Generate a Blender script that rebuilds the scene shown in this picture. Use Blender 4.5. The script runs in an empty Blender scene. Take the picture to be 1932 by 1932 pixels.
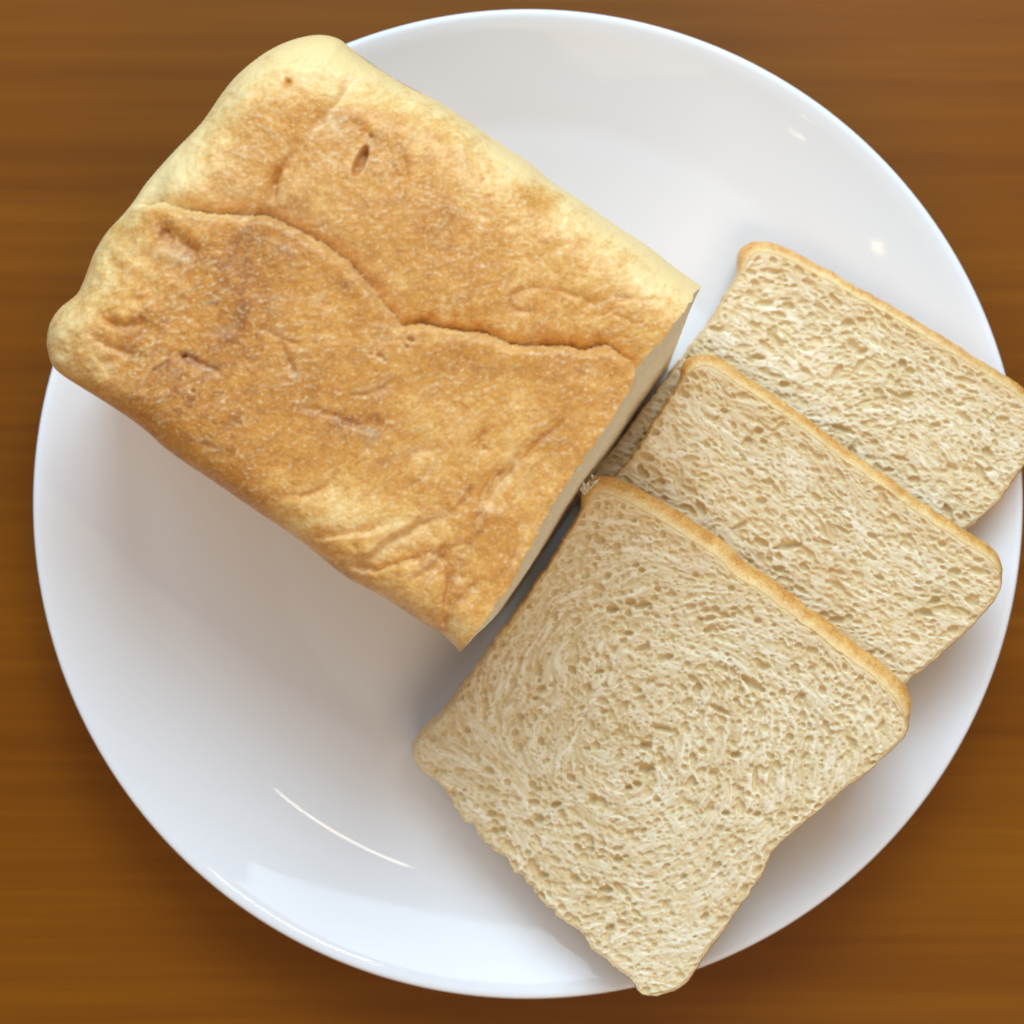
import bpy, math
import numpy as np
from mathutils import Vector

# ------------------------------------------------------------------ camera, world, lamps
S = 0.01                       # all modelling below is in centimetres; meshes are stored in metres
D_CAM = 58.0                   # camera height over the table, cm
F_PX = 3830.0                  # focal length in units of a 1932 px wide frame
C_PX = 966.0

scene = bpy.context.scene
cam_d = bpy.data.cameras.new('camera')
cam = bpy.data.objects.new('camera', cam_d)
scene.collection.objects.link(cam)
scene.camera = cam
cam.location = (0, 0, D_CAM*S)
cam.rotation_euler = (0, 0, 0)
cam_d.sensor_width = 36.0
cam_d.lens = 36.0*F_PX/1932.0
cam_d.clip_start = 0.02
cam_d.clip_end = 20.0
cam_d.dof.use_dof = True
cam_d.dof.focus_distance = (D_CAM-6.2)*S
cam_d.dof.aperture_fstop = 8.5

world = bpy.data.worlds.new('World')
scene.world = world
world.use_nodes = True
bg = world.node_tree.nodes['Background']
bg.inputs['Color'].default_value = (1.0, 0.90, 0.81, 1)
bg.inputs['Strength'].default_value = 0.26

def direction(az, el):
    a, e = math.radians(az), math.radians(el)
    return Vector((math.cos(e)*math.cos(a), math.cos(e)*math.sin(a), math.sin(e)))

def area_lamp(name, az, el, dist, w, h, watts, color, target=(0, 0, 0.02), loc=None):
    ld = bpy.data.lights.new(name, 'AREA')
    ld.shape = 'RECTANGLE'; ld.size = w; ld.size_y = h
    ld.energy = watts; ld.color = color
    o = bpy.data.objects.new(name, ld)
    scene.collection.objects.link(o)
    t = Vector(target)
    o.location = t + direction(az, el)*dist if loc is None else Vector(loc)
    o.rotation_euler = (o.location - t).to_track_quat('Z', 'Y').to_euler()
    return o

area_lamp('window_light', 80, 43, 1.6, 0.92, 0.95, 27.5, (0.70, 0.87, 1.0))
area_lamp('side_window_light', 127, 37, 1.9, 1.0, 0.9, 13.5, (0.58, 0.79, 1.0))
area_lamp('room_light', 288, 50, 1.6, 1.3, 0.7, 9.0, (1.0, 0.75, 0.50))
# small warm room lamps, seen in the photo only as glints on the glaze
area_lamp('room_lamp', 0, 0, 0, 0.022, 0.009, 0.022, (1.0, 0.72, 0.36), loc=(-0.361, -0.507, 1.022))
area_lamp('room_lamp', 0, 0, 0, 0.022, 0.009, 0.022, (1.0, 0.72, 0.36), loc=(-0.466, -0.344, 1.056))
area_lamp('room_lamp', 0, 0, 0, 0.20, 0.034, 0.62, (1.0, 0.86, 0.68), loc=(0.255, 0.430, 1.112))

scene.view_settings.view_transform = 'Standard'
scene.view_settings.look = 'None'
scene.view_settings.exposure = -0.1
scene.view_settings.gamma = 1.0
scene.render.engine = 'CYCLES'
scene.cycles.use_denoising = True
scene.cycles.max_bounces = 10
scene.cycles.diffuse_bounces = 5

# ------------------------------------------------------------------ helpers
def to_xy(p, z):
    """photo position (1932 px frame) of a point at height z cm -> cm"""
    p = np.asarray(p, float)
    k = (D_CAM - z)/F_PX
    return np.stack([(p[..., 0]-C_PX)*k, -(p[..., 1]-C_PX)*k], -1)

def smooth(a, b, x):
    t = np.clip((x-a)/(b-a), 0, 1)
    return t*t*(3-2*t)

def resample(pts, n):
    """n points evenly spaced along a Catmull-Rom curve through pts"""
    P = np.asarray(pts, float)
    Q = np.vstack([2*P[0]-P[1], P, 2*P[-1]-P[-2]])
    out = []
    for i in range(len(P)-1):
        p0, p1, p2, p3 = Q[i], Q[i+1], Q[i+2], Q[i+3]
        t = np.linspace(0, 1, 12, endpoint=False)[:, None]
        out.append(0.5*((2*p1)+(-p0+p2)*t+(2*p0-5*p1+4*p2-p3)*t**2+(-p0+3*p1-3*p2+p3)*t**3))
    C = np.vstack(out+[P[-1:]])
    L = np.concatenate([[0], np.cumsum(np.linalg.norm(np.diff(C, axis=0), axis=1))])
    s = np.linspace(0, L[-1], n)
    return np.stack([np.interp(s, L, C[:, k]) for k in range(C.shape[1])], -1)

def value_noise(h, w, cell, rng, stretch=(1, 1)):
    cy, cx = cell*stretch[1], cell*stretch[0]
    g = rng.random((int(h/cy)+4, int(w/cx)+4))
    y = np.arange(h)/cy + rng.random(); x = np.arange(w)/cx + rng.random()
    y0 = y.astype(int); x0 = x.astype(int)
    fy = y-y0; fx = x-x0
    fy = (fy*fy*(3-2*fy))[:, None]; fx = (fx*fx*(3-2*fx))[None, :]
    a = g[np.ix_(y0, x0)]; b = g[np.ix_(y0, x0+1)]; c = g[np.ix_(y0+1, x0)]; d = g[np.ix_(y0+1, x0+1)]
    return (a*(1-fx)+b*fx)*(1-fy)+(c*(1-fx)+d*fx)*fy

def fbm(h, w, cell, octaves, rng, gain=0.5):
    out = np.zeros((h, w)); amp = 1; tot = 0
    for _ in range(octaves):
        out += amp*(value_noise(h, w, max(cell, 1.01), rng)-0.5); tot += amp
        amp *= gain; cell *= 0.5
    return out/tot*2                      # about -1..1

def bil(R, yy, xx):
    h, w = R.shape
    yy = np.clip(yy, 0, h-1.001); xx = np.clip(xx, 0, w-1.001)
    y0 = yy.astype(int); x0 = xx.astype(int); fy = yy-y0; fx = xx-x0
    return (R[y0, x0]*(1-fx)+R[y0, x0+1]*fx)*(1-fy)+(R[y0+1, x0]*(1-fx)+R[y0+1, x0+1]*fx)*fy

def streaks(src, ang, steps, step=1.0):
    """smear src along the angle field ang (line integral), image y down"""
    h, w = src.shape
    yy0, xx0 = np.mgrid[0:h, 0:w].astype(float)
    acc = src.copy()
    for sg in (1, -1):
        yy, xx = yy0.copy(), xx0.copy()
        for k in range(steps):
            a = bil(ang, yy, xx)
            xx += sg*step*np.cos(a); yy += sg*step*np.sin(a)
            acc += bil(src, yy, xx)
    acc /= (2*steps+1)
    return (acc-acc.mean())/(acc.std()+1e-9)

def poly_dist(X, Y, pts):
    """distance, sign and position (0..1) of raster points against a polyline"""
    P = np.asarray(pts, float)
    best = np.full(X.shape, 1e9); sgn = np.ones(X.shape); par = np.zeros(X.shape)
    n = len(P)-1
    for i in range(n):
        ax, ay = P[i]; bx, by = P[i+1]
        dx, dy = bx-ax, by-ay; L2 = dx*dx+dy*dy+1e-9
        t = np.clip(((X-ax)*dx+(Y-ay)*dy)/L2, 0, 1)
        d = np.hypot(X-ax-t*dx, Y-ay-t*dy)
        m = d < best
        best[m] = d[m]
        sgn[m] = np.sign((dx*(Y-ay)-dy*(X-ax)))[m]
        par[m] = ((i+t)/n)[m]
    return best, sgn, par

def cells(X, Y, size, rng):
    """jittered cell pattern: distance to the nearest wall and a random value per cell"""
    U, V = X/size, Y/size
    iu, iv = np.floor(U).astype(int), np.floor(V).astype(int)
    u0, v0 = iu.min()-2, iv.min()-2
    n, m = iu.max()-u0+4, iv.max()-v0+4
    jx, jy, val = rng.random((m, n)), rng.random((m, n)), rng.random((m, n))
    f1 = np.full(X.shape, 9.0); f2 = f1.copy(); cid = np.zeros(X.shape)
    for a in (-1, 0, 1):
        for b in (-1, 0, 1):
            gi, gj = iv+b-v0, iu+a-u0
            d = np.hypot(iu+a+jx[gi, gj]-U, iv+b+jy[gi, gj]-V)
            m1 = d < f1
            f2 = np.where(m1, f1, np.minimum(f2, d)); cid = np.where(m1, val[gi, gj], cid); f1 = np.where(m1, d, f1)
    return f2-f1, cid

class Raster:
    def __init__(self, x0, y0, x1, y1, step):
        self.x0, self.y0, self.step = x0, y0, step
        self.w = int((x1-x0)/step); self.h = int((y1-y0)/step)
        self.Y, self.X = np.mgrid[0:self.h, 0:self.w].astype(float)
        self.X = self.X*step+x0; self.Y = self.Y*step+y0
    def at(self, R, px):
        return bil(R, (px[..., 1]-self.y0)/self.step, (px[..., 0]-self.x0)/self.step)

def coons(top, bottom, left, right):
    """grid[t, s]: top/bottom run along s, left/right along t; corners must agree"""
    ns, nt = len(top), len(left)
    s = np.linspace(0, 1, ns)[None, :, None]; t = np.linspace(0, 1, nt)[:, None, None]
    A = (1-t)*top[None]+t*bottom[None]
    B = (1-s)*left[:, None]+s*right[:, None]
    C = (1-s)*(1-t)*top[0]+s*(1-t)*top[-1]+(1-s)*t*bottom[0]+s*t*bottom[-1]
    return A+B-C

def grid_faces(nr, nc, flip=False, wrap=False, base=0):
    c = nc if wrap else nc-1
    i, j = np.meshgrid(np.arange(nr-1), np.arange(c), indexing='ij')
    jn = (j+1) % nc
    q = np.stack([i*nc+j, i*nc+jn, (i+1)*nc+jn, (i+1)*nc+j], -1).reshape(-1, 4)+base
    return q[:, ::-1] if flip else q

def make_mesh(name, verts, quads, mat, parent=None, attrs=None, smooth_shade=True, origin=(0, 0, 0)):
    verts = (np.asarray(verts, float)-np.asarray(origin))*S
    me = bpy.data.meshes.new(name)
    me.vertices.add(len(verts)); me.vertices.foreach_set('co', verts.astype(np.float32).ravel())
    nq = len(quads)
    me.loops.add(nq*4); me.loops.foreach_set('vertex_index', np.asarray(quads, np.int32).ravel())
    me.polygons.add(nq)
    me.polygons.foreach_set('loop_start', np.arange(0, nq*4, 4, dtype=np.int32))
    if smooth_shade:
        me.polygons.foreach_set('use_smooth', np.ones(nq, bool))
    for k, v in (attrs or {}).items():
        a = me.attributes.new(k, 'FLOAT', 'POINT')
        a.data.foreach_set('value', np.asarray(v, np.float32).ravel())
    me.update(calc_edges=True); me.validate()
    me.materials.append(mat)
    o = bpy.data.objects.new(name, me)
    scene.collection.objects.link(o)
    if parent is not None:
        o.parent = parent
    else:
        o.location = Vector(origin)*S
    return o

def thing(name, label, cat, loc, group=None):
    o = bpy.data.objects.new(name, None)
    scene.collection.objects.link(o)
    o.empty_display_size = 0.02
    o.location = Vector(loc)*S
    o['label'] = label; o['category'] = cat
    if group: o['group'] = group
    return o

# ------------------------------------------------------------------ materials
class Nodes:
    def __init__(self, name):
        self.m = bpy.data.materials.new(name); self.m.use_nodes = True
        self.t = self.m.node_tree
        self.b = self.t.nodes['Principled BSDF']
        self.co = self.n('ShaderNodeTexCoord').outputs['Object']
    def n(self, kind, **kw):
        x = self.t.nodes.new(kind)
        for k, v in kw.items(): setattr(x, k, v)
        return x
    def link(self, a, b): self.t.links.new(a, b)
    def attr(self, name): return self.n('ShaderNodeAttribute', attribute_name=name).outputs['Fac']
    def noise(self, scale, detail=3, rough=0.5, vec=None, distort=0):
        x = self.n('ShaderNodeTexNoise'); x.inputs['Scale'].default_value = scale
        x.inputs['Detail'].default_value = detail; x.inputs['Roughness'].default_value = rough
        x.inputs['Distortion'].default_value = distort
        self.link(vec if vec is not None else self.co, x.inputs['Vector'])
        return x.outputs['Fac']
    def mapped(self, scale):
        x = self.n('ShaderNodeMapping'); x.inputs['Scale'].default_value = scale
        self.link(self.co, x.inputs['Vector']); return x.outputs['Vector']
    def math(self, op, a, b=None, clamp=False):
        x = self.n('ShaderNodeMath', operation=op, use_clamp=clamp)
        for i, v in enumerate((a, b)):
            if v is None: continue
            if hasattr(v, 'links'): self.link(v, x.inputs[i])
            else: x.inputs[i].default_value = v
        return x.outputs[0]
    def ramp(self, fac, stops, interp='LINEAR'):
        x = self.n('ShaderNodeValToRGB'); e = x.color_ramp.elements
        x.color_ramp.interpolation = interp
        while len(e) < len(stops): e.new(0.5)
        for el, (p, c) in zip(e, stops):
            el.position = p; el.color = (c[0], c[1], c[2], 1)
        self.link(fac, x.inputs['Fac']); return x.outputs['Color']
    def mix(self, fac, a, b, mode='MIX'):
        x = self.n('ShaderNodeMix', data_type='RGBA', blend_type=mode)
        for i, v in ((0, fac), (6, a), (7, b)):
            if hasattr(v, 'links'): self.link(v, x.inputs[i])
            else: x.inputs[i].default_value = v if i == 0 else (v[0], v[1], v[2], 1)
        return x.outputs[2]
    def rng(self, v, a, b, c, d):
        x = self.n('ShaderNodeMapRange'); self.link(v, x.inputs[0])
        for i, q in enumerate((a, b, c, d)): x.inputs[i+1].default_value = q
        return x.outputs[0]
    def bump(self, height, strength, dist):
        x = self.n('ShaderNodeBump'); x.inputs['Strength'].default_value = strength
        x.inputs['Distance'].default_value = dist
        self.link(height, x.inputs['Height']); self.link(x.outputs[0], self.b.inputs['Normal'])
    def set(self, **kw):
        for k, v in kw.items():
            self.b.inputs[k].default_value = v

def mat_wood():
    N = Nodes('varnished_wood')
    warp = N.noise(6, 2)
    v1 = N.mapped((0.9, 24, 1)); v2 = N.mapped((5.0, 190, 1)); v3 = N.mapped((0.35, 8, 1))
    broad = N.noise(1.0, 3, 0.55, v3, 0.6)
    band = N.noise(1.0, 4, 0.6, v1, 0.5)
    fine = N.noise(1.0, 3, 0.6, v2, 0.2)
    f = N.math('ADD', N.math('MULTIPLY', broad, 0.45), N.math('ADD', N.math('MULTIPLY', band, 0.28), N.math('MULTIPLY', fine, 0.25)))
    col = N.ramp(f, [(0.36, (0.140, 0.037, 0.0004)), (0.52, (0.210, 0.064, 0.0009)), (0.68, (0.285, 0.102, 0.0027))])
    fleck = N.rng(N.noise(1.0, 2, 0.5, N.mapped((30, 620, 1))), 0.66, 0.78, 0, 0.22)
    col = N.mix(fleck, col, (0.075, 0.020, 0.0004))
    N.link(col, N.b.inputs['Base Color'])
    N.set(**{'Roughness': 0.40, 'Specular IOR Level': 0.2})
    N.bump(fine, 0.05, 0.0006)
    return N.m

def mat_porcelain():
    N = Nodes('white_porcelain')
    n = N.noise(9, 2)
    col = N.ramp(n, [(0.3, (0.785, 0.805, 0.845)), (0.7, (0.80, 0.82, 0.86))])
    N.link(col, N.b.inputs['Base Color'])
    N.set(**{'Roughness': 0.03, 'Specular IOR Level': 0.15})
    return N.m

def mat_crust():
    N = Nodes('golden_crust')
    toast = N.attr('toast'); pale = N.attr('pale')
    n1 = N.noise(330, 4, 0.6); n2 = N.noise(1500, 3, 0.6); n3 = N.noise(90, 3, 0.55)
    t = N.math('ADD', toast, N.math('ADD', N.rng(n1, 0.3, 0.7, -0.17, 0.17), N.rng(n3, 0.3, 0.7, -0.08, 0.08)))
    t = N.math('ADD', t, N.rng(n2, 0.3, 0.7, -0.13, 0.13), True)
    col = N.ramp(t, [(0.0, (0.93, 0.70, 0.33)), (0.3, (0.79, 0.46, 0.140)), (0.55, (0.655, 0.305, 0.062)),
                     (0.8, (0.53, 0.225, 0.042)), (1.0, (0.36, 0.130, 0.028))])
    specks = N.rng(N.noise(1050, 2, 0.6), 0.57, 0.70, 0, 0.55)
    p = N.math('ADD', pale, specks, True)
    col = N.mix(p, col, (0.86, 0.68, 0.39))
    N.link(col, N.b.inputs['Base Color'])
    N.set(**{'Roughness': 0.42, 'Specular IOR Level': 0.4, 'Subsurface Weight': 0.12, 'Subsurface Scale': 0.003})
    N.b.inputs['Subsurface Radius'].default_value = (1.0, 0.55, 0.25)
    h = N.math('ADD', n1, N.math('MULTIPLY', n2, 0.6))
    N.bump(h, 0.45, 0.0006)
    return N.m

def mat_crumb():
    N = Nodes('white_bread_crumb')
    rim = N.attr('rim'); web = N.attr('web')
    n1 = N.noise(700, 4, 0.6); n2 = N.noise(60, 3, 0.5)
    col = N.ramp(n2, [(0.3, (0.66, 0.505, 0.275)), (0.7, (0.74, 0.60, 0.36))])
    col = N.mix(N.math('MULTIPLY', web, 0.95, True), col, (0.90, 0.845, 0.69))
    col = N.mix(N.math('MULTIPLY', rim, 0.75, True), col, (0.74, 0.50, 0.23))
    N.link(col, N.b.inputs['Base Color'])
    N.set(**{'Roughness': 0.75, 'Specular IOR Level': 0.2, 'Subsurface Weight': 0.5, 'Subsurface Scale': 0.0020})
    N.b.inputs['Subsurface Radius'].default_value = (1.0, 0.6, 0.3)
    N.bump(n1, 0.2, 0.0005)
    return N.m

WOOD, PORC, CRUST, CRUMB = mat_wood(), mat_porcelain(), mat_crust(), mat_crumb()

# ------------------------------------------------------------------ table and plate
def build_table():
    n = 9
    xs = np.linspace(-70, 70, n); ys = np.linspace(-50, 50, n)
    X, Y = np.meshgrid(xs, ys)
    top = np.stack([X, Y, np.zeros_like(X)], -1).reshape(-1, 3)
    bot = top.copy(); bot[:, 2] = -3
    q = [grid_faces(n, n), grid_faces(n, n, True, base=n*n)]
    ring = [(0, j) for j in range(n)]+[(i, n-1) for i in range(1, n)]+[(n-1, j) for j in range(n-2, -1, -1)]+[(i, 0) for i in range(n-2, 0, -1)]
    idx = np.array([i*n+j for i, j in ring]); nx = np.roll(idx, -1)
    q.append(np.stack([nx, idx, idx+n*n, nx+n*n], -1))
    o = make_mesh('table_top', np.vstack([top, bot]), np.vstack(q), WOOD, smooth_shade=False)
    o['kind'] = 'structure'
    o['label'] = 'brown varnished wooden table top with horizontal grain under the white plate'
    return o
build_table()

PC = to_xy((996, 951), 2.7)          # plate centre
R_PLATE = 934*(D_CAM-2.7)/F_PX-0.17
_pr = np.array([0, 6.6, 7.30, 7.5, 7.9, 8.6, 9.3, 9.9, 10.40, 10.90, 11.6, 12.4, 13.1, 13.5])*R_PLATE/13.5
_slope = np.tan(np.radians([0, 0, 0.8, 11, 11, 12.5, 14.5, 15.5, 16.0, 21.5, 22.3, 24, 26.5, 19]))
_pz = 0.8+np.concatenate([[0], np.cumsum(0.5*(_slope[1:]+_slope[:-1])*np.diff(_pr))])
def plate_z(xy):
    r = np.hypot(xy[..., 0]-PC[0], xy[..., 1]-PC[1])
    return np.where(r > _pr[-1], -50, np.interp(r, _pr, _pz))

def build_plate():
    r = np.concatenate([np.linspace(0.02, _pr[1], 8), np.linspace(_pr[1], _pr[-1], 90)[1:]])
    dr = np.interp(r, _pr, _slope)
    z = 0.8+np.concatenate([[0], np.cumsum(0.5*(dr[1:]+dr[:-1])*np.diff(r))])
    zr = z[-1]
    prof = list(zip(r, z))
    for a in np.linspace(60, -120, 14):                # rounded lip
        prof.append((_pr[-1]+0.03+0.14*math.cos(math.radians(a)), zr-0.12+0.14*math.sin(math.radians(a))))
    for rr in np.linspace(_pr[-1]-0.25, 8.0, 22):
        prof.append((rr, np.interp(rr, r, z)-0.42))
    prof += [(7.75, 0.38), (7.7, 0.2), (7.65, 0.03), (7.55, 0.0), (7.3, 0.0), (7.2, 0.04), (7.15, 0.25), (6.9, 0.36), (3, 0.36), (0.02, 0.36)]
    prof = np.array(prof); ns = 240
    a = np.linspace(0, 2*np.pi, ns, endpoint=False)
    V = np.stack([prof[:, 0][:, None]*np.cos(a), prof[:, 0][:, None]*np.sin(a), np.repeat(prof[:, 1][:, None], ns, 1)], -1)
    V = V.reshape(-1, 3)+np.array([PC[0], PC[1], 0])
    o = make_mesh('plate', V, grid_faces(len(prof), ns, True, True)[:, ::-1], PORC, origin=(PC[0], PC[1], 0))
    o['label'] = 'round glossy white porcelain plate carrying the bread on the wooden table'
    o['category'] = 'plate'
build_plate()

# ------------------------------------------------------------------ crumb relief shared by slices and the cut face
def crumb_relief(ra, flow, rng, n_pores, px_cm, big=(), density=None, stretch=1.0):
    """returns height (cm) and strand mask on raster ra"""
    h, w, st = ra.h, ra.w, ra.step
    # long torn strands follow the flow, everything else is bubbles
    bands = streaks(value_noise(h, w, 5/st, rng), flow, 16, 1.6)
    flow = flow+0.45*fbm(h, w, 34/st, 2, rng)
    fib = streaks(value_noise(h, w, 1.6, rng), flow, 5)
    fine = fbm(h, w, 5.0/st, 2, rng)
    wob = fbm(h, w, 8/st, 2, rng)
    coarse = fbm(h, w, 90/st, 3, rng)
    H = np.zeros((h, w))
    def bubble(cx, cy, r, el, a, zc, flat=0.85):
        """sphere of radius r (px) centred zc*r below the cut"""
        R = r*el*1.25+2*st
        j0, j1 = int((cx-R-ra.x0)/st), int((cx+R-ra.x0)/st)+2
        i0, i1 = int((cy-R-ra.y0)/st), int((cy+R-ra.y0)/st)+2
        if j0 < 0 or i0 < 0 or j1 >= w or i1 >= h: return
        X = ra.X[i0:i1, j0:j1]-cx; Y = ra.Y[i0:i1, j0:j1]-cy
        ca, sa = math.cos(a), math.sin(a)
        q2 = ((X*ca+Y*sa)/(r*el))**2+((-X*sa+Y*ca)/r)**2
        q2 = q2*(1+0.55*wob[i0:i1, j0:j1])
        d = np.where(q2 < 1, -flat*r/px_cm*(zc+np.sqrt(np.maximum(1-q2, 0))), 0)
        H[i0:i1, j0:j1] = np.minimum(H[i0:i1, j0:j1], np.minimum(d, 0))
    for k in range(n_pores):
        cx = ra.x0+rng.random()*w*st; cy = ra.y0+rng.random()*h*st
        i, j = min(int((cy-ra.y0)/st), h-1), min(int((cx-ra.x0)/st), w-1)
        r = 2.5*math.exp(0.46*rng.standard_normal()+0.25*coarse[i, j]-0.10*bands[i, j])
        r = float(np.clip(r, 1.7, 7.5))
        el = min(1+abs(rng.standard_normal())*0.5*min(stretch, 1.6)+0.25*(stretch-1), 3.0)
        bubble(cx, cy, r, el, flow[i, j]+0.4*rng.standard_normal(), -0.8+1.7*rng.random()**2.3, 0.95)
    for (cx, cy, r, el, a, dp) in big:
        bubble(cx, cy, r*1.05, el, math.radians(a), 0.55, 1.25)
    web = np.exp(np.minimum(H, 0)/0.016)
    H += 0.0038*bands+0.0022*fib+0.005*fine+0.018*fbm(h, w, 24/st, 2, rng)
    H = 0.5*H+0.125*(np.roll(H, 1, 0)+np.roll(H, -1, 0)+np.roll(H, 1, 1)+np.roll(H, -1, 1))
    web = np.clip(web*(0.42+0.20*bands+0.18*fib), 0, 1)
    return H, web

def torn_shreds(parent, base, at, n, size, seed, lean=(0, 0)):
    """a tuft of torn crumb fibres at point `at` (cm)"""
    rng = np.random.default_rng(seed); V = []; Q = []; k = 7; m = 6
    for i in range(n):
        p = np.array(at)+rng.normal(0, size*0.45, 3)*[1, 1, 0.25]
        d = rng.normal(0, 1, 3)*[1, 1, 0.35]+np.array([lean[0], lean[1], 0.15]); d /= np.linalg.norm(d)
        b = rng.normal(0, 0.6, 3); L = size*(0.35+0.6*rng.random()); r0 = size*(0.20+0.20*rng.random())
        u = np.cross(d, [0.2, 0.3, 1]); u /= np.linalg.norm(u); v = np.cross(d, u); off = len(V)*1
        for a in range(m):
            t = a/(m-1); c = p+d*L*t+b*L*0.5*t*t
            r = r0*(1-0.85*t)*(0.75+0.5*rng.random())
            for j in range(k):
                an = 2*math.pi*j/k; rr = r*(0.7+0.6*rng.random())
                V.append(c+(u*math.cos(an)+v*math.sin(an))*rr)
        Q.append(grid_faces(m, k, False, True, base=off))
    V = np.array(V)
    return make_mesh('crumb_shred', V, np.vstack(Q), CRUMB, parent, {'rim': np.zeros(len(V)), 'web': np.full(len(V), 0.55)}, origin=base)

# ------------------------------------------------------------------ loaf
EDGE_END = [(90, 662), (88, 645), (94, 612), (112, 583), (145, 555), (160, 525), (176, 482), (200, 440), (235, 402), (256, 374),
            (279, 341), (328, 286), (380, 232), (418, 178), (450, 140), (500, 100), (550, 76), (600, 66), (638, 73), (658, 88)]
EDGE_FAR = [(658, 88), (680, 106), (712, 128), (760, 158), (820, 188), (870, 220), (940, 268), (1000, 308), (1040, 342),
            (1100, 382), (1160, 424), (1220, 463), (1270, 502), (1324, 541)]
EDGE_CUT = [(1324, 541), (1308, 562), (1290, 590), (1262, 625), (1232, 658), (1204, 692), (1190, 730), (1160, 782), (1120, 838),
            (1090, 882), (1042, 955), (1012, 1010), (985, 1060), (962, 1105), (930, 1148), (908, 1182), (890, 1206), (868, 1230)]
EDGE_NEAR = [(868, 1230), (838, 1200), (780, 1163), (720, 1124), (650, 1086), (570, 1022), (480, 961), (400, 906), (320, 852),
             (270, 808), (210, 766), (160, 735), (118, 708), (98, 688), (90, 662)]
FOLD = [(215, 400), (262, 385), (300, 378), (345, 388), (395, 401), (450, 402), (505, 404), (540, 416), (580, 440), (620, 466), (655, 492),
        (690, 530), (718, 566), (742, 598), (752, 616), (768, 610), (800, 608), (840, 618), (885, 626), (930, 634), (962, 650),
        (1010, 652), (1060, 650), (1105, 656), (1140, 652), (1165, 662), (1190, 676), (1200, 700)]
PXL = 80.0                            # px per cm on the loaf top

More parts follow.
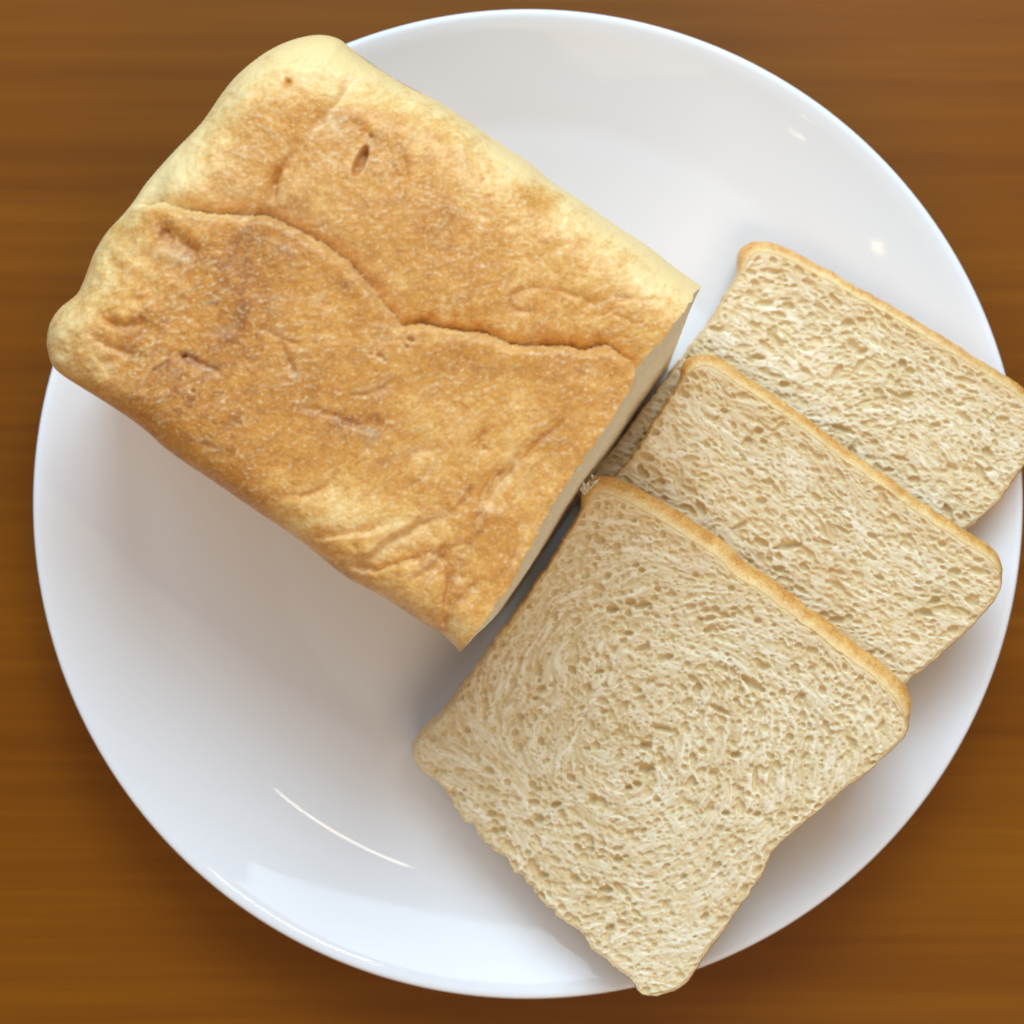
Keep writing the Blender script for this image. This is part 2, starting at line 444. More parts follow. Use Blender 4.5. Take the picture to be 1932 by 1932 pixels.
def loaf_relief(ra):
    rng = np.random.default_rng(7)
    X, Y = ra.X, ra.Y; h, w, st = ra.h, ra.w, ra.step
    Z = np.zeros((h, w)); pale = np.zeros((h, w)); toast = np.zeros((h, w))
    wx = fbm(h, w, 40/st, 3, rng)*11; wy = fbm(h, w, 40/st, 3, rng)*11
    vary = np.clip(1+1.3*fbm(h, w, 34/st, 3, rng), 0.25, 1.8)
    Xw, Yw = X+wx, Y+wy
    # main fold
    d, sg, par = poly_dist(X+0.45*wx+3.5*fbm(h, w, 16/st, 3, rng), Y+0.45*wy+3.5*fbm(h, w, 16/st, 3, rng), FOLD)
    up = sg < 0                      # the far lobe (towards the image top)
    fade = smooth(0.0, 0.06, par)*(1-0.35*smooth(0.80, 1.0, par))
    dc = d/PXL
    Z += np.where(up, -0.42*np.exp(-dc/0.40)-0.15*np.exp(-dc/0.09), -0.42*np.exp(-(dc/0.12)**2)+0.14*np.exp(-dc/1.3))*fade
    pale += np.where(up, 0.30*np.exp(-dc/0.55)*(1-smooth(0.2, 0.65, par)), 0.22*np.exp(-((dc-0.09)/0.08)**2)*(1-0.5*par))*fade
    toast += np.where(up, 0.0, 0.10*np.exp(-((dc-0.45)/0.3)**2))
    lower = np.where(up, 0, 1.0)*smooth(0, 0.25, dc)
    # creases: points, depth, width on the left of the run, width on its right, paleness
    def crease(pts, depth, wl, wr, pl=0.0, ts=0.0, ends=0.18, warp=0.6):
        d, sg, par = poly_dist(X+warp*wx, Y+warp*wy, pts)
        dc = d/PXL
        wd = np.where(sg > 0, wr, wl)
        f = smooth(0, ends, par)*(1-smooth(1-ends, 1, par))
        # beyond the end points the distance grows, so the crease dies out by itself
        e = np.exp(-(dc/wd)**1.4)*(0.25+0.75*f)
        nonlocal Z, pale, toast
        Z += -depth*e*(0.45+0.55*vary)
        pale += 0.6*pl*vary*np.exp(-(dc/(0.6*(wl+wr)))**2)
        toast += ts*np.exp(-(dc/(0.8*(wl+wr)))**2)
    crease([(676, 140), (648, 172), (624, 212), (590, 246), (560, 282), (535, 318), (518, 350), (505, 400)], 0.16, 0.22, 0.22, 0.0)
    crease([(668, 150), (640, 180), (620, 215), (580, 255)], 0.06, 0.1, 0.1, 0.75)
    crease([(530, 310), (520, 335), (515, 375)], 0.12, 0.04, 0.10, 0, 0.1)
    crease([(610, 118), (640, 150), (655, 160)], 0.05, 0.06, 0.06, 0.5)
    crease([(722, 250), (738, 290), (746, 335), (752, 375)], 0.06, 0.07, 0.09, 0.1, 0.1)
    crease([(745, 255), (762, 300), (770, 350), (772, 400)], 0.07, 0.05, 0.09, 0, 0.1)
    crease([(660, 225), (690, 240), (708, 262)], 0.09, 0.10, 0.16, 0, 0.24)
    crease([(625, 220), (640, 240), (665, 265), (672, 285)], 0.02, 0.1, 0.1, 0.55)
    crease([(545, 150), (537, 165)], 0.12, 0.08, 0.08, 0, 0.3)
    # left dimple and its pale lower lip
    crease([(300, 428), (330, 448), (360, 470), (382, 480)], 0.14, 0.16, 0.20, 0, 0.26)
    crease([(268, 470), (320, 478), (350, 492)], -0.05, 0.15, 0.15, 0.45)
    crease([(190, 600), (230, 612), (262, 606), (275, 592)], 0.14, 0.08, 0.14, 0.0, 0.1)
    crease([(175, 640), (215, 660), (262, 672)], 0.10, 0.14, 0.10, 0.1, 0.0)
    crease([(150, 612), (190, 690), (240, 730)], 0.05, 0.25, 0.2, 0.28, -0.1)
    crease([(338, 666), (352, 676), (372, 684), (398, 692)], 0.10, 0.05, 0.09, 0, 0.2)
    crease([(398, 690), (420, 712), (425, 730)], 0.05, 0.06, 0.06, 0)
    crease([(526, 640), (538, 665), (546, 690), (556, 712)], 0.09, 0.05, 0.08, 0.1, 0.1)
    crease([(480, 612), (530, 642), (575, 655)], 0.04, 0.05, 0.05, 0.1)
    crease([(640, 792), (668, 802), (700, 806), (728, 796)], 0.15, 0.26, 0.07, 0, 0.18)
    crease([(560, 770), (620, 782), (660, 795)], 0.05, 0.08, 0.06, 0.1, 0.1)
    crease([(640, 822), (675, 815), (712, 830)], -0.05, 0.18, 0.14, 0.15)
    # lower right: tear, pleats and flaps
    crease([(974, 870), (950, 905), (930, 935), (924, 962)], 0.20, 0.08, 0.10, 0.50)
    crease([(950, 885), (935, 905), (922, 930)], 0.10, 0.03, 0.05, 0.0, 0.25)
    crease([(1070, 786), (1040, 815), (1015, 838), (985, 874)], 0.10, 0.05, 0.11, 0, 0.15)
    crease([(915, 812), (908, 828), (914, 845), (928, 848)], 0.08, 0.05, 0.06, 0, 0.15)
    crease([(940, 880), (925, 905), (912, 930), (905, 965), (900, 990)], 0.08, 0.09, 0.06, 0.2)
    crease([(668, 1066), (700, 1044), (745, 1016), (790, 990), (822, 978)], 0.16, 0.05, 0.28, 0.40)
    crease([(655, 1070), (705, 1075), (760, 1060), (808, 1047), (832, 1050), (846, 1076), (849, 1105), (843, 1140), (834, 1190)], 0.22, 0.16, 0.06, 0.15, 0.15, 0.05)
    crease([(585, 1022), (632, 1014), (690, 1001), (735, 992)], 0.14, 0.16, 0.05, 0.2, 0.05)
    crease([(668, 1026), (676, 1046), (668, 1060)], 0.12, 0.08, 0.05, 0.1)
    crease([(908, 990), (938, 968), (968, 984), (970, 1020), (955, 1062), (925, 1098)], -0.05, 0.10, 0.13, -0.1, 0.1)
    crease([(980, 985), (978, 1030), (962, 1070)], 0.10, 0.06, 0.14, 0.3)
    crease([(832, 1190), (858, 1143), (892, 1104), (902, 1098)], 0.12, 0.07, 0.07, 0.1, 0.2)
    crease([(872, 1052), (868, 1085), (880, 1100)], 0.12, 0.12, 0.12, 0.35)
    crease([(900, 960), (892, 1010), (878, 1045)], 0.07, 0.08, 0.08, 0.1, 0.1)
    crease([(905, 900), (860, 960), (815, 975)], 0.04, 0.1, 0.08, 0.0, 0.1)
    # far lobe wrinkles
    crease([(960, 560), (972, 552), (1010, 540), (1060, 548), (1112, 572)], 0.05, 0.06, 0.09, 0, 0.1)
    crease([(962, 565), (975, 580), (1000, 585)], 0.06, 0.06, 0.08, 0, 0.2)
    crease([(1110, 572), (1160, 560), (1215, 566), (1260, 560)], 0.05, 0.07, 0.08, 0, 0.12)
    crease([(985, 360), (1010, 378), (1030, 380)], 0.06, 0.22, 0.14, 0, 0.22)
    crease([(1100, 600), (1150, 590), (1200, 612)], 0.035, 0.07, 0.07, 0)
    crease([(860, 300), (900, 330), (960, 350)], 0.03, 0.15, 0.15, 0)
    # pits
    def pit(cx, cy, rx, ry, ang, depth, pl=0, ts=0, hard=0.5):
        nonlocal Z, pale, toast
        a = math.radians(ang); dx, dy = X-cx, Y-cy
        u = (dx*math.cos(a)+dy*math.sin(a))/rx; v = (-dx*math.sin(a)+dy*math.cos(a))/ry
        q = np.hypot(u, v)+0.05*wx/11
        Z -= depth*(1-smooth(hard, 1.1, q))
        pale += pl*np.exp(-((q-1.25)/0.3)**2); toast += ts*(1-smooth(0.6, 1.3, q))
    pit(680, 303, 32, 10, 113, 0.32, 0.14, 0.15, 0.72)
    pit(313, 436, 8, 5, 20, 0.05, 0, 0.7)
    pit(347, 671, 6, 5, 0, 0.12, 0, 0.35)
    for (cx, cy, r) in ((775, 641, 9), (717, 672, 9), (768, 655, 6), (725, 680, 6), (700, 668, 6), (365, 738, 6), (700, 255, 6), (290, 697, 4)):
        pit(cx, cy, r, r*0.65, 30, 0.09, 0.35, 0)
    for k in range(240):
        cx, cy = 120+rng.random()*1150, 90+rng.random()*1100
        r = 2.2+2.2*rng.random()**2
        pit(cx, cy, r*1.4, r, rng.random()*180, 0.018+0.03*rng.random(), 0.12, 0.06) if k < 90 else None
    # lumps near the left corner and the near side, gentle undulation everywhere
    L1 = fbm(h, w, 60/st, 3, rng); L2 = fbm(h, w, 170/st, 3, rng); L3 = fbm(h, w, 28/st, 3, rng)
    left = 1-smooth(180, 420, X+0.35*(Y-600))
    near = smooth(-90, 20, (Y-660)-0.73*(X-90)-30)
    Z += 0.10*L2+0.045*L1*(1+1.6*left)+0.02*L3*(1+2.2*left)
    # soft stretch wrinkles scattered over the skin, denser towards the cut and the near side
    for k in range(95):
        cx, cy = 130+rng.random()*1080, 110+rng.random()*1060
        if not (cy < 690+0.72*(cx-90)-60 and cy > 90+0.66*(cx-640) and cx*0.6+cy > 360): continue
        near_w = cy > 560+0.42*(cx-300)
        if not near_w and rng.random() < 0.45: continue
        a0 = math.radians((-26 if near_w else -35)-(26 if cx > 820 else 0)+22*rng.standard_normal())
        L = (35+85*rng.random())*(1.0 if near_w else 0.7); bend = 0.5*rng.standard_normal()
        pts = [(cx+L*(u-0.5)*math.cos(a0+bend*(u-0.5)), cy+L*(u-0.5)*math.sin(a0+bend*(u-0.5))) for u in (0, 0.33, 0.66, 1)]
        x0, x1 = min(p[0] for p in pts)-40, max(p[0] for p in pts)+40; y0, y1 = min(p[1] for p in pts)-40, max(p[1] for p in pts)+40
        j0, j1 = max(0, int((x0-ra.x0)/st)), min(w, int((x1-ra.x0)/st)); i0, i1 = max(0, int((y0-ra.y0)/st)), min(h, int((y1-ra.y0)/st))
        if j1-j0 < 4 or i1-i0 < 4: continue
        sl = (slice(i0, i1), slice(j0, j1))
        d, sg, par = poly_dist(X[sl]+0.7*wx[sl], Y[sl]+0.7*wy[sl], pts)
        dc = d/PXL; wl, wr = (0.045, 0.13) if rng.random() < 0.6 else (0.11, 0.05)
        f = np.exp(-(dc/np.where(sg > 0, wr, wl))**1.5)*(smooth(0, 0.35, par)*(1-smooth(0.65, 1, par))*0.8+0.2)
        dep = (0.018+0.05*rng.random())*(1.25 if near_w else 0.8)
        Z[sl] -= dep*f
        pale[sl] += (0.05+0.28*rng.random())*np.exp(-((dc-0.07)/0.07)**2)*(sg < 0)*smooth(0, 0.3, par)*(1-smooth(0.7, 1, par))
        toast[sl] += 0.07*f
    # fibres
    base = np.radians(-22)+np.radians(-28)*smooth(500, 950, X-0.2*Y)+np.radians(40)*(1-smooth(-60, 120, Y-(230+0.55*X)))
    ang = base+0.9*fbm(h, w, 110/st, 3, rng)
    ang = ang+0.5*fbm(h, w, 35/st, 2, rng)
    f1 = streaks(rng.standard_normal((h, w)), ang, 7)
    f2 = streaks(rng.standard_normal((h, w)), ang+1.2*fbm(h, w, 18/st, 2, rng), 1)
    blist = fbm(h, w, 9/st, 2, rng)
    patch = smooth(-0.25, 0.45, fbm(h, w, 90/st, 4, rng))
    Z += 0.0030*f1*(0.3+patch)+0.0035*f2+0.012*blist
    pale += np.clip(f1*0.20+f2*0.18-0.12, 0, 0.7)*(0.35+0.8*patch)
    big = fbm(h, w, 240/st, 4, rng); med = fbm(h, w, 75/st, 4, rng)
    toast += 0.54+0.07*lower+0.15*big+0.16*med+0.05*f1
    # darker baked places seen on the crust
    def spot(cx, cy, r, a):
        nonlocal toast
        toast += a*np.exp(-(((Xw-cx)**2+(Yw-cy)**2)/(r*r)))
    for s in ((300, 440, 55, .05), (690, 775, 55, .06), (480, 340, 55, .10), (600, 225, 50, .10), (450, 560, 120, .12), (350, 760, 90, .14),
              (560, 760, 120, .08), (930, 600, 140, .06), (800, 900, 100, .05), (1010, 372, 30, .2), (250, 660, 60, .10), (930, 1010, 40, .12),
              (330, 330, 60, -.30), (620, 960, 70, -.28), (560, 985, 60, -.15), (260, 490, 55, -.22), (590, 100, 70, -.25), (1230, 520, 80, -.22),
              (760, 1110, 70, -.12), (860, 1195, 40, -.35), (175, 690, 45, -.2), (700, 440, 60, -.05), (740, 1000, 120, -.13), (900, 830, 130, -.08), (640, 880, 90, -.08), (880, 640, 90, -.06), (230, 560, 70, -.08), (600, 620, 60, -.07), (520, 930, 60, -.10), (680, 985, 70, -.12), (820, 1020, 60, -.10), (980, 900, 60, -.10), (400, 560, 50, -.06), (420, 300, 80, .05), (780, 330, 110, .02), (1000, 520, 110, .02), (1000, 980, 50, -.2), (400, 410, 40, -.12)):
        spot(*s)
    return Z, np.clip(pale, 0, 1), toast

def build_loaf():
    z_edge = 9.2
    ns, nt = 430, 370
    far = resample(EDGE_FAR, ns); near = resample(EDGE_NEAR[::-1], ns)
    end = resample(EDGE_END[::-1], nt); cut = resample(EDGE_CUT, nt)
    rng = np.random.default_rng(3)
    # the knife left a slightly ragged rim
    jag = np.interp(np.arange(nt), np.linspace(0, nt-1, 60), rng.standard_normal(60))*1.5+np.interp(np.arange(nt), np.linspace(0, nt-1, 170), rng.standard_normal(170))*1.2
    jag[0] = jag[-1] = 0
    cut = cut+jag[:, None]*np.array([0.84, 0.54])
    # gather rows towards the three crust edges so the shoulders are smooth
    PX = coons(far, near, end, cut)
    def regrid(G, n, axis, both):
        x = np.linspace(0, 1, n)
        y = 0.5-0.5*np.cos(np.pi*x) if both else 1-np.cos(0.5*np.pi*x)
        y = 0.55*x+0.45*y
        f = y*(n-1); i = np.minimum(f.astype(int), n-2); fr = f-i
        G = np.moveaxis(G, axis, 0)
        G = G[i]*(1-fr)[:, None, None]+G[i+1]*fr[:, None, None]
        return np.moveaxis(G, 0, axis)
    PX = regrid(PX, nt, 0, True); PX = regrid(PX, ns, 1, False)
    ra = Raster(60, 40, 1360, 1260, 2.4)
    Zr, pale_r, toast_r = loaf_relief(ra)
    XY = to_xy(PX, z_edge)
    # distance to crust edges
    crust_line = to_xy(np.vstack([EDGE_NEAR, EDGE_END[1:], EDGE_FAR[1:]]), z_edge)
    far_ext = crust_line[-1]+(crust_line[-1]-crust_line[-2])*2; near_ext = crust_line[0]+(crust_line[0]-crust_line[1])*2
    fine_line = resample(crust_line, 260)
    e, _, _ = poly_dist(XY[..., 0], XY[..., 1], np.vstack([near_ext, fine_line, far_ext]))
    eF, _, _ = poly_dist(XY[..., 0], XY[..., 1], np.vstack([to_xy(EDGE_FAR, z_edge), far_ext]))
    eE, _, _ = poly_dist(XY[..., 0], XY[..., 1], to_xy(EDGE_END, z_edge))
    R = 1.0+0.5*np.exp(-(eF/2.2)**2)+0.25*np.exp(-(eE/2.0)**2)
    k = np.clip(1-e/R, 0, 1)
    drop = R*(1-np.sqrt(np.maximum(1-k**2.3, 0)))
    relief = ra.at(Zr, PX)
    t = np.linspace(0, 1, nt)[:, None]; s = np.linspace(0, 1, ns)[None, :]
    dome = 0.35*np.sin(np.pi*t)*np.sin(np.pi*np.clip(0.15+s*0.75, 0, 1))
    ztop = 9.75+dome-drop+relief*smooth(0.0, 0.35, e+0.08)
    zs = (9.75+dome-drop)[..., None]
    XY = np.concatenate([(PX[..., :1]-C_PX), -(PX[..., 1:]-C_PX)], -1)*(D_CAM-zs)/F_PX
    V = np.concatenate([XY, ztop[..., None]], -1)
    pale = ra.at(pale_r, PX); toast = ra.at(toast_r, PX)
    pale_lit_edge = np.exp(-(eF/1.0)**1.5)*0.52+np.exp(-(eE/0.8)**1.5)*0.38  # pale side crust, plus window glow painted into the far and end shoulders
    toast = toast-pale_lit_edge-0.1*np.exp(-(e/0.5)**2)
    # ---- side wall hanging from the border (near edge, end, far edge)
    ring = [(nt-1, j) for j in range(ns-1, -1, -1)]+[(i, 0) for i in range(nt-2, -1, -1)]+[(0, j) for j in range(1, ns)]
    ri = np.array([a*ns+b for a, b in ring])
    Vf = V.reshape(-1, 3)
    border = Vf[ri]
    cen = XY.reshape(-1, 2).mean(0)
    nx = np.gradient(border[:, 0]); ny = np.gradient(border[:, 1])
    nrm = np.stack([ny, -nx], -1); nrm /= np.linalg.norm(nrm, axis=1)[:, None]+1e-9
    if ((border[:, :2]-cen)*nrm).sum() < 0: nrm = -nrm
    kk = 41
    nrm = np.stack([np.convolve(np.pad(nrm[:, c], kk//2, mode='edge'), np.ones(kk)/kk, 'valid') for c in (0, 1)], -1)
    rows = 46; W = np.linspace(0, 1, rows)
    sidev = []; Zlow = 0.85
    sn = fbm(rows, len(ring), 26, 3, np.random.default_rng(5))
    for i, wv in enumerate(W[1:], 1):
        inset = 0.05*math.sin(math.pi*min(1, wv*3))-0.62*wv**1.3
        if wv > 0.9: inset -= 0.45*((wv-0.9)/0.1)**2
        xy = border[:, :2]+nrm*(inset+0.05*sn[i]*min(1, 4*wv))[:, None]
        z = border[:, 2]*(1-wv)+Zlow*wv
        z = np.maximum(z, plate_z(xy)+0.03)
        sidev.append(np.concatenate([xy, z[:, None]], -1))
    sidev = np.array(sidev)
    nv = len(Vf); nr = len(ring)
    q_top = grid_faces(nt, ns, True)
    idx = np.vstack([ri[None], nv+np.arange((rows-1)*nr).reshape(rows-1, nr)])
    q_side = np.stack([idx[:-1, :-1], idx[1:, :-1], idx[1:, 1:], idx[:-1, 1:]], -1).reshape(-1, 4)
    allv = np.vstack([Vf, sidev.reshape(-1, 3)])
    bt = toast.reshape(-1)[ri]; bp = pale.reshape(-1)[ri]
    ts = np.concatenate([toast.ravel()]+[bt*(1-min(1, 3*wv))+(0.42+0.12*sn[i])*min(1, 3*wv) for i, wv in enumerate(W[1:], 1)])
    ps = np.concatenate([pale.ravel()]+[bp*(1-min(1, 3*wv)) for wv in W[1:]])
    base = (cen[0], cen[1], 0.8)
    root = thing('bread_loaf', 'large uncut golden brown bread loaf with a deep fold across its top', 'bread loaf', base)
    make_mesh('crust', allv, np.vstack([q_top, q_side]), CRUST, root, {'toast': ts, 'pale': ps}, origin=base)
    # ---- cut face: from the knife rim down to the plate, foot pushed outwards
    top = V[:, -1, :]                                  # nt points, far -> near
    kr = np.hanning(61); kr /= kr.sum()
    calm_top = np.stack([np.convolve(np.concatenate([2*top[0, c]-top[30:0:-1, c], top[:, c], 2*top[-1, c]-top[-2:-32:-1, c]]), kr, 'valid') for c in range(3)], -1)
    bot_far = sidev[-1, -1]; bot_near = sidev[-1, 0]
    kx = np.linspace(0, 1, nt)[:, None]
    out = np.array([0.84, -0.54])
    bot = bot_far*(1-kx)+bot_near*kx
    lean = 0.62*(1-0.55*kx)
    bot[:, :2] += out*lean
    bot[:, 2] = np.maximum(0.86, plate_z(bot[:, :2])+0.04)
    m = 260
    wv = np.linspace(0, 1, m)[:, None, None]
    F = calm_top[None]*(1-wv)+bot[None]*wv+(top-calm_top)[None]*np.exp(-wv*14)
    # follow the crust columns at both ends
    for jj, col in ((0, np.vstack([top[:1], sidev[:, -1]])), (nt-1, np.vstack([top[-1:], sidev[:, 0]]))):
        for c in range(3):
            v = np.interp(np.linspace(0, 1, m), W, col[:, c])
            blend = np.exp(-(np.abs(np.arange(nt)-jj)/6.0)**2)
            F[:, :, c] = F[:, :, c]+((v-F[:, jj, c])[:, None])*blend[None]
    rc = Raster(0, 0, nt*2.4, m*2.7, 2.4)
    fl = np.radians(20)+0.8*fbm(rc.h, rc.w, 60, 3, np.random.default_rng(12))
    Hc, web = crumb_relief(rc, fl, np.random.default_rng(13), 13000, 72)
    gp = np.stack(np.meshgrid(np.arange(nt)*2.4, np.arange(m)*2.7), -1)
    fade = smooth(0, 10, np.arange(m))[:, None]
    d = rc.at(Hc, gp)*fade*0.8
    F[:, :, 0] += out[0]*d; F[:, :, 1] += out[1]*d
    edge = np.minimum(np.minimum(np.arange(nt), nt-1-np.arange(nt))[None]*0.028, np.arange(m)[:, None]*0.033)
    rim = np.exp(-(edge/0.07)**2)*0.4
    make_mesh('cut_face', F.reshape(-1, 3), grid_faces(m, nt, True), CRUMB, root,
              {'rim': rim, 'web': np.clip(0.75+rc.at(web, gp), 0, 1)}, origin=base)  # cut crumb whitened to make up for how little light it gets
    for jj, n, sz, sd in ((int(nt*0.50), 9, 0.10, 52), (int(nt*0.83), 7, 0.08, 54)):
        q = V[jj, -1]
        torn_shreds(root, base, (q[0], q[1], q[2]-0.05), n, sz, sd, (0.8, -0.5))
build_loaf()

# ------------------------------------------------------------------ slices
def build_slice(label, far, cut, left, near, zc, seed, flow_fn, thick, flare, n_pores, big=(), stretch=1.0):
    """far: top-left -> right, cut: right -> bottom, left: top-left -> left corner, near: left -> bottom (photo px);
       zc = heights of the upper face at the four corners (tl, right, left, bottom)"""
    ns, nt = 500, 450
    rng = np.random.default_rng(seed)
    A = resample(far, ns); B = resample(near, ns); L = resample(left, nt); Rr = resample(cut, nt)
    def ragged(P, amp):
        n = len(P); j = np.interp(np.arange(n), np.linspace(0, n-1, 46), rng.standard_normal(46))+0.6*np.interp(np.arange(n), np.linspace(0, n-1, 130), rng.standard_normal(130))
        j *= np.sin(np.linspace(0, np.pi, n))**0.3*amp
        T = np.gradient(P, axis=0); T /= np.linalg.norm(T, axis=1)[:, None]
        return P+np.stack([-T[:, 1], T[:, 0]], -1)*j[:, None]
    A, B, L, Rr = ragged(A, 0.9), ragged(B, 2.2), ragged(L, 1.2), ragged(Rr, 1.2)
    PX = coons(A, B, L, Rr)
    s = np.linspace(0, 1, ns)[None, :]; t = np.linspace(0, 1, nt)[:, None]
    Z0 = (1-s)*(1-t)*zc[0]+s*(1-t)*zc[1]+(1-s)*t*zc[2]+s*t*zc[3]
    XY = np.stack([(PX[..., 0]-C_PX)*(D_CAM-Z0)/F_PX, -(PX[..., 1]-C_PX)*(D_CAM-Z0)/F_PX], -1)
    x0, y0 = PX.reshape(-1, 2).min(0)-8; x1, y1 = PX.reshape(-1, 2).max(0)+8
    ra = Raster(x0, y0, x1, y1, 1.45)
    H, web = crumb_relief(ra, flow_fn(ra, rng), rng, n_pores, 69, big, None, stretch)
    line = np.vstack([A, Rr[1:], B[::-1][1:], L[::-1][1:]])[::4]
    e, _, _ = poly_dist(PX[::3, ::3, 0], PX[::3, ::3, 1], line)
    e = bil(e, np.arange(nt)[:, None]/3.0+0*s, np.arange(ns)[None, :]/3.0+0*t)/69.0
    eA, _, _ = poly_dist(PX[::3, ::3, 0], PX[::3, ::3, 1], A[::4])
    eA = bil(eA, np.arange(nt)[:, None]/3.0+0*s, np.arange(ns)[None, :]/3.0+0*t)/69.0
    z = Z0+ra.at(H, PX)*smooth(0.0, 0.10, e)-0.05*(1-smooth(0, 0.09, e))
    Vt = np.concatenate([XY, z[..., None]], -1)
    wob = ra.at(fbm(ra.h, ra.w, 40/1.45, 3, rng), PX)
    rim = 0.75*np.exp(-(e/0.07)**1.5)+0.34*np.exp(-(eA/(0.75+0.3*wob))**2)+0.10*np.exp(-(e/0.5)**2)
    cen = XY.reshape(-1, 2).mean(0); base = (cen[0], cen[1], float(Z0.mean()-thick))
    root = thing('bread_slice', label, 'bread slice', base, 'slices of bread fanned beside the loaf')
    # border loop, anticlockwise when seen in the photo's own frame
    ring = [(0, j) for j in range(ns)]+[(i, ns-1) for i in range(1, nt)]+[(nt-1, j) for j in range(ns-2, -1, -1)]+[(i, 0) for i in range(nt-2, 0, -1)]
    ri = np.array([a*ns+b for a, b in ring])
    bd = Vt.reshape(-1, 3)[ri]; n = len(ring)
    T = np.stack([np.roll(bd[:, c], -9)-np.roll(bd[:, c], 9) for c in (0, 1)], -1)
    nrm = np.stack([T[:, 1], -T[:, 0]], -1); nrm /= np.linalg.norm(nrm, axis=1)[:, None]+1e-9
    if ((bd[:, :2]-cen)*nrm).sum() < 0: nrm = -nrm
    ker = np.hanning(31); ker /= ker.sum()
    def blur(v): return np.convolve(np.concatenate([v[-15:], v, v[:15]]), ker, 'valid')
    nrm = np.stack([blur(nrm[:, 0]), blur(nrm[:, 1])], -1)
    seg = np.concatenate([np.full(ns, flare[0]), np.full(nt-1, flare[1]), np.full(ns-1, flare[2]), np.full(nt-2, flare[3])])
    tst = np.concatenate([np.full(ns, 0.46), np.full(nt-1, 0.40), np.full(ns-1, 0.22), np.full(nt-2, 0.22)])
    for _ in range(3): seg = blur(seg); tst = blur(tst)
    rows = 22; W = np.linspace(0, 1, rows)
    noise = fbm(rows, n, 20, 3, rng)
    side = []
    for i, wv in enumerate(W):
        off = seg*(1-(1-min(wv/0.55, 1))**2)*(1-0.25*max(0, wv-0.6)/0.4)-0.10*max(0, (wv-0.85)/0.15)**2
        xy = bd[:, :2]+nrm*(off+0.016*noise[i]*min(1, wv*4))[:, None]
        zz = bd[:, 2]-thick*wv+0.004*(wv == 0)
        zz = np.maximum(zz, plate_z(xy)+0.02+0.25*(1-wv))
        side.append(np.concatenate([xy, zz[:, None]], -1))
    side = np.array(side)
    ts = (tst[None]+0.16*noise+0.05*fbm(rows, n, 8, 2, rng))*(0.55+0.45*smooth(0, 0.25, W))[:, None]
    pl = np.repeat((0.5*(1-smooth(0, 0.18, W)))[:, None], n, 1)
    make_mesh('crust', side.reshape(-1, 3), grid_faces(rows, n, False, True), CRUST, root, {'toast': ts, 'pale': pl}, origin=base)
    # underside closes the crumb
    k = 6
    Bt = Vt[::k, ::k].copy(); Bt[..., 2] = Z0[::k, ::k]-thick+0.03
    Bt[..., :2] = cen+(Bt[..., :2]-cen)*0.99
    Bt[..., 2] = np.maximum(Bt[..., 2], plate_z(Bt[..., :2])+0.02)
    q = np.vstack([grid_faces(nt, ns, True), grid_faces(Bt.shape[0], Bt.shape[1], False, base=nt*ns)])
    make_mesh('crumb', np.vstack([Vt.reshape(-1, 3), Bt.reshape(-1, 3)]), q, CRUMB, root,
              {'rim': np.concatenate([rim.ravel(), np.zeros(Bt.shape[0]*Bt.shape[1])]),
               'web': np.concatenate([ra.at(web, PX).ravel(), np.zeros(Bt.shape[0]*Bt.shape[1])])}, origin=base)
    return dict(Vt=Vt, XY=XY, Z0=Z0, thick=thick, root=root, base=base)

def flow_swirl(ra, rng):
    X, Y = ra.X, ra.Y
    a = np.arctan2((Y-1390)*1.0, (X-1190)*0.9)+np.pi/2
    calm = np.exp(-(np.hypot(X-1190, Y-1390)/170)**2)
    turn = fbm(ra.h, ra.w, 110, 3, rng)
    return a+1.25*turn+3.5*calm*fbm(ra.h, ra.w, 45, 3, rng)
def flow_straight(deg):
    def f(ra, rng):
        return np.radians(deg)+0.75*fbm(ra.h, ra.w, 90, 3, rng)+0.3*fbm(ra.h, ra.w, 25, 2, rng)
    return f

S3 = build_slice('rearmost bread slice hanging over the plate rim at the right',
    [(1408, 496), (1420, 479), (1446, 474), (1490, 490), (1560, 527), (1640, 572), (1720, 618), (1800, 668), (1870, 712), (1930, 752), (1958, 795)],
    [(1958, 795), (1956, 835), (1930, 878), (1900, 922), (1870, 957), (1835, 987), (1760, 1060), (1680, 1150), (1620, 1220)],
    [(1408, 496), (1393, 524), (1370, 562), (1338, 612), (1298, 662), (1250, 726), (1200, 792), (1160, 845), (1130, 880), (1105, 925)],
    [(1105, 925), (1180, 950), (1300, 1005), (1450, 1085), (1620, 1220)],
    (2.6, 4.0, 2.1, 2.7), 21, flow_straight(24), 1.2, (0.36, 0.13, 0.05, 0.04), 17000,
    [(1480, 725, 6, 1.8, 10, 0.13), (1690, 745, 4, 5, 28, 0.07), (1590, 810, 6, 3.5, 20, 0.08), (1700, 865, 5, 3, 20, 0.07), (1520, 700, 5, 2, 30, 0.06), (1425, 535, 5, 1.6, 40, 0.06)], 1.8)
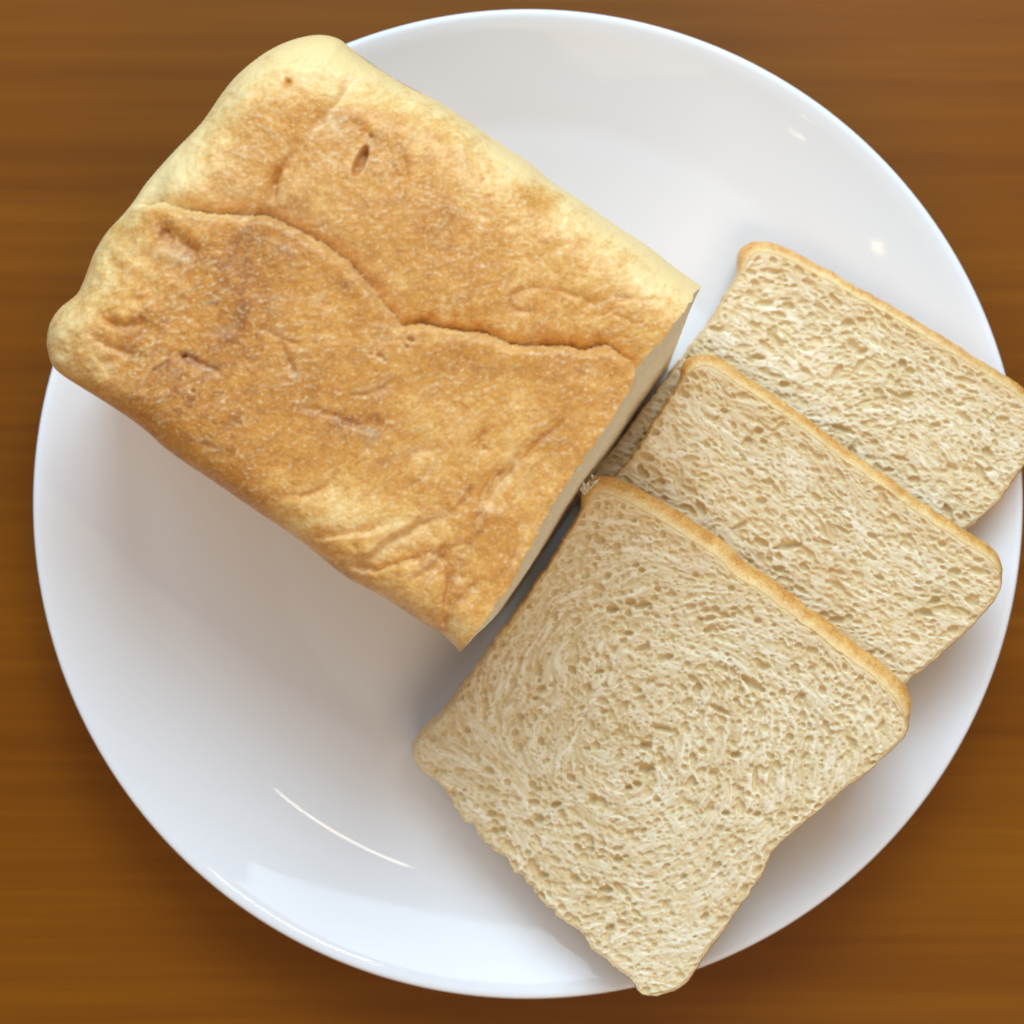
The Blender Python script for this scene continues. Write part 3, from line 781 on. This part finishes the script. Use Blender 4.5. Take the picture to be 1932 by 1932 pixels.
S2 = build_slice('middle bread slice of the fan, overlapping the rear slice',
    [(1298, 704), (1316, 692), (1345, 692), (1400, 728), (1470, 774), (1540, 827), (1600, 872), (1680, 928), (1760, 985), (1830, 1030), (1868, 1054), (1886, 1080)],
    [(1886, 1080), (1888, 1112), (1860, 1150), (1810, 1200), (1760, 1245), (1710, 1287), (1640, 1360), (1560, 1450), (1500, 1510), (1450, 1550)],
    [(1298, 704), (1275, 740), (1240, 792), (1210, 842), (1172, 888), (1130, 930), (1100, 985), (1060, 1060), (1020, 1130)],
    [(1020, 1130), (1150, 1260), (1300, 1420), (1450, 1550)],
    (4.02, 5.0, 2.8, 3.4), 22, flow_straight(28), 1.2, (0.36, 0.13, 0.05, 0.04), 17000,
    [(1366, 775, 5, 1.6, 10, 0.12), (1456, 767, 5, 1.5, 20, 0.12), (1420, 740, 4, 1.5, 0, 0.06), (1490, 1030, 7, 3.6, -8, 0.10), (1395, 993, 5, 3, -25, 0.09),
     (1590, 1000, 4, 4, 30, 0.06), (1640, 1050, 4, 4, 30, 0.06), (1660, 1090, 5, 2, 30, 0.06), (1350, 790, 4, 2, -40, 0.05)], 1.7)
S1 = build_slice('front bread slice of the fan, topmost and seen whole',
    [(1112, 945), (1130, 930), (1165, 938), (1215, 962), (1290, 1008), (1355, 1052), (1388, 1086), (1440, 1118), (1520, 1178), (1600, 1240), (1652, 1280), (1690, 1318), (1708, 1352)],
    [(1708, 1352), (1710, 1380), (1690, 1408), (1640, 1452), (1590, 1490), (1530, 1540), (1480, 1585), (1450, 1616), (1438, 1652), (1405, 1697), (1370, 1747), (1330, 1802), (1298, 1850), (1278, 1866), (1240, 1880)],
    [(1112, 945), (1095, 972), (1072, 1012), (1040, 1062), (1000, 1122), (950, 1192), (905, 1252), (870, 1302), (842, 1338), (800, 1380), (781, 1405)],
    [(781, 1405), (779, 1430), (800, 1455), (832, 1482), (856, 1512), (872, 1542), (902, 1572), (950, 1617), (982, 1652), (1020, 1697), (1080, 1748), (1120, 1790), (1152, 1818), (1190, 1850), (1212, 1874), (1240, 1880)],
    (4.95, 5.7, 2.55, 4.35), 23, flow_swirl, 1.25, (0.46, 0.13, 0.05, 0.05), 21000,
    [(1130, 1268, 5, 1.8, -20, 0.14), (1020, 1300, 6, 1.8, -40, 0.13), (1040, 1292, 4, 1.5, -40, 0.10), (1010, 1318, 5, 1.3, -30, 0.10), (1217, 1408, 9, 1.1, 0, 0.13),
     (1218, 1452, 9, 1.4, 10, 0.14), (1202, 1480, 6, 1.2, 0, 0.11), (1186, 1486, 6, 1.2, 0, 0.09), (1388, 1425, 7, 1.2, 0, 0.12), (1396, 1490, 5, 1.2, 0, 0.11),
     (1425, 1470, 5, 5, 95, 0.09), (1120, 1510, 8, 1.3, 90, 0.11), (1420, 1290, 8, 3, 33, 0.09), (1250, 1375, 6, 3, 12, 0.08), (1155, 1150, 8, 1.3, 0, 0.08),
     (1190, 1136, 7, 1.4, 0, 0.08), (1185, 1195, 6, 1.5, 0, 0.08), (1215, 1222, 6, 2, -20, 0.07), (1360, 1340, 5, 4, 30, 0.06), (1345, 1460, 6, 1.2, 0, 0.08),
     (1370, 1535, 6, 1.3, 0, 0.08), (1090, 1600, 6, 1.8, 60, 0.09), (1290, 1655, 5, 1.4, -30, 0.09), (1255, 1710, 5, 2, 90, 0.08), (1330, 1730, 6, 1.6, -60, 0.10),
     (1310, 1480, 5, 1.2, 0, 0.07), (1240, 1510, 5, 1.3, 0, 0.07), (1080, 1470, 5, 1.6, 80, 0.08), (1020, 1400, 5, 1.6, 70, 0.08), (1260, 1240, 6, 1.6, 0, 0.06)])

_p = S1['Vt'][6, 6]
torn_shreds(S1['root'], S1['base'], (_p[0]-0.05, _p[1]+0.28, _p[2]-0.25), 15, 0.24, 41, (-0.3, 0.9))
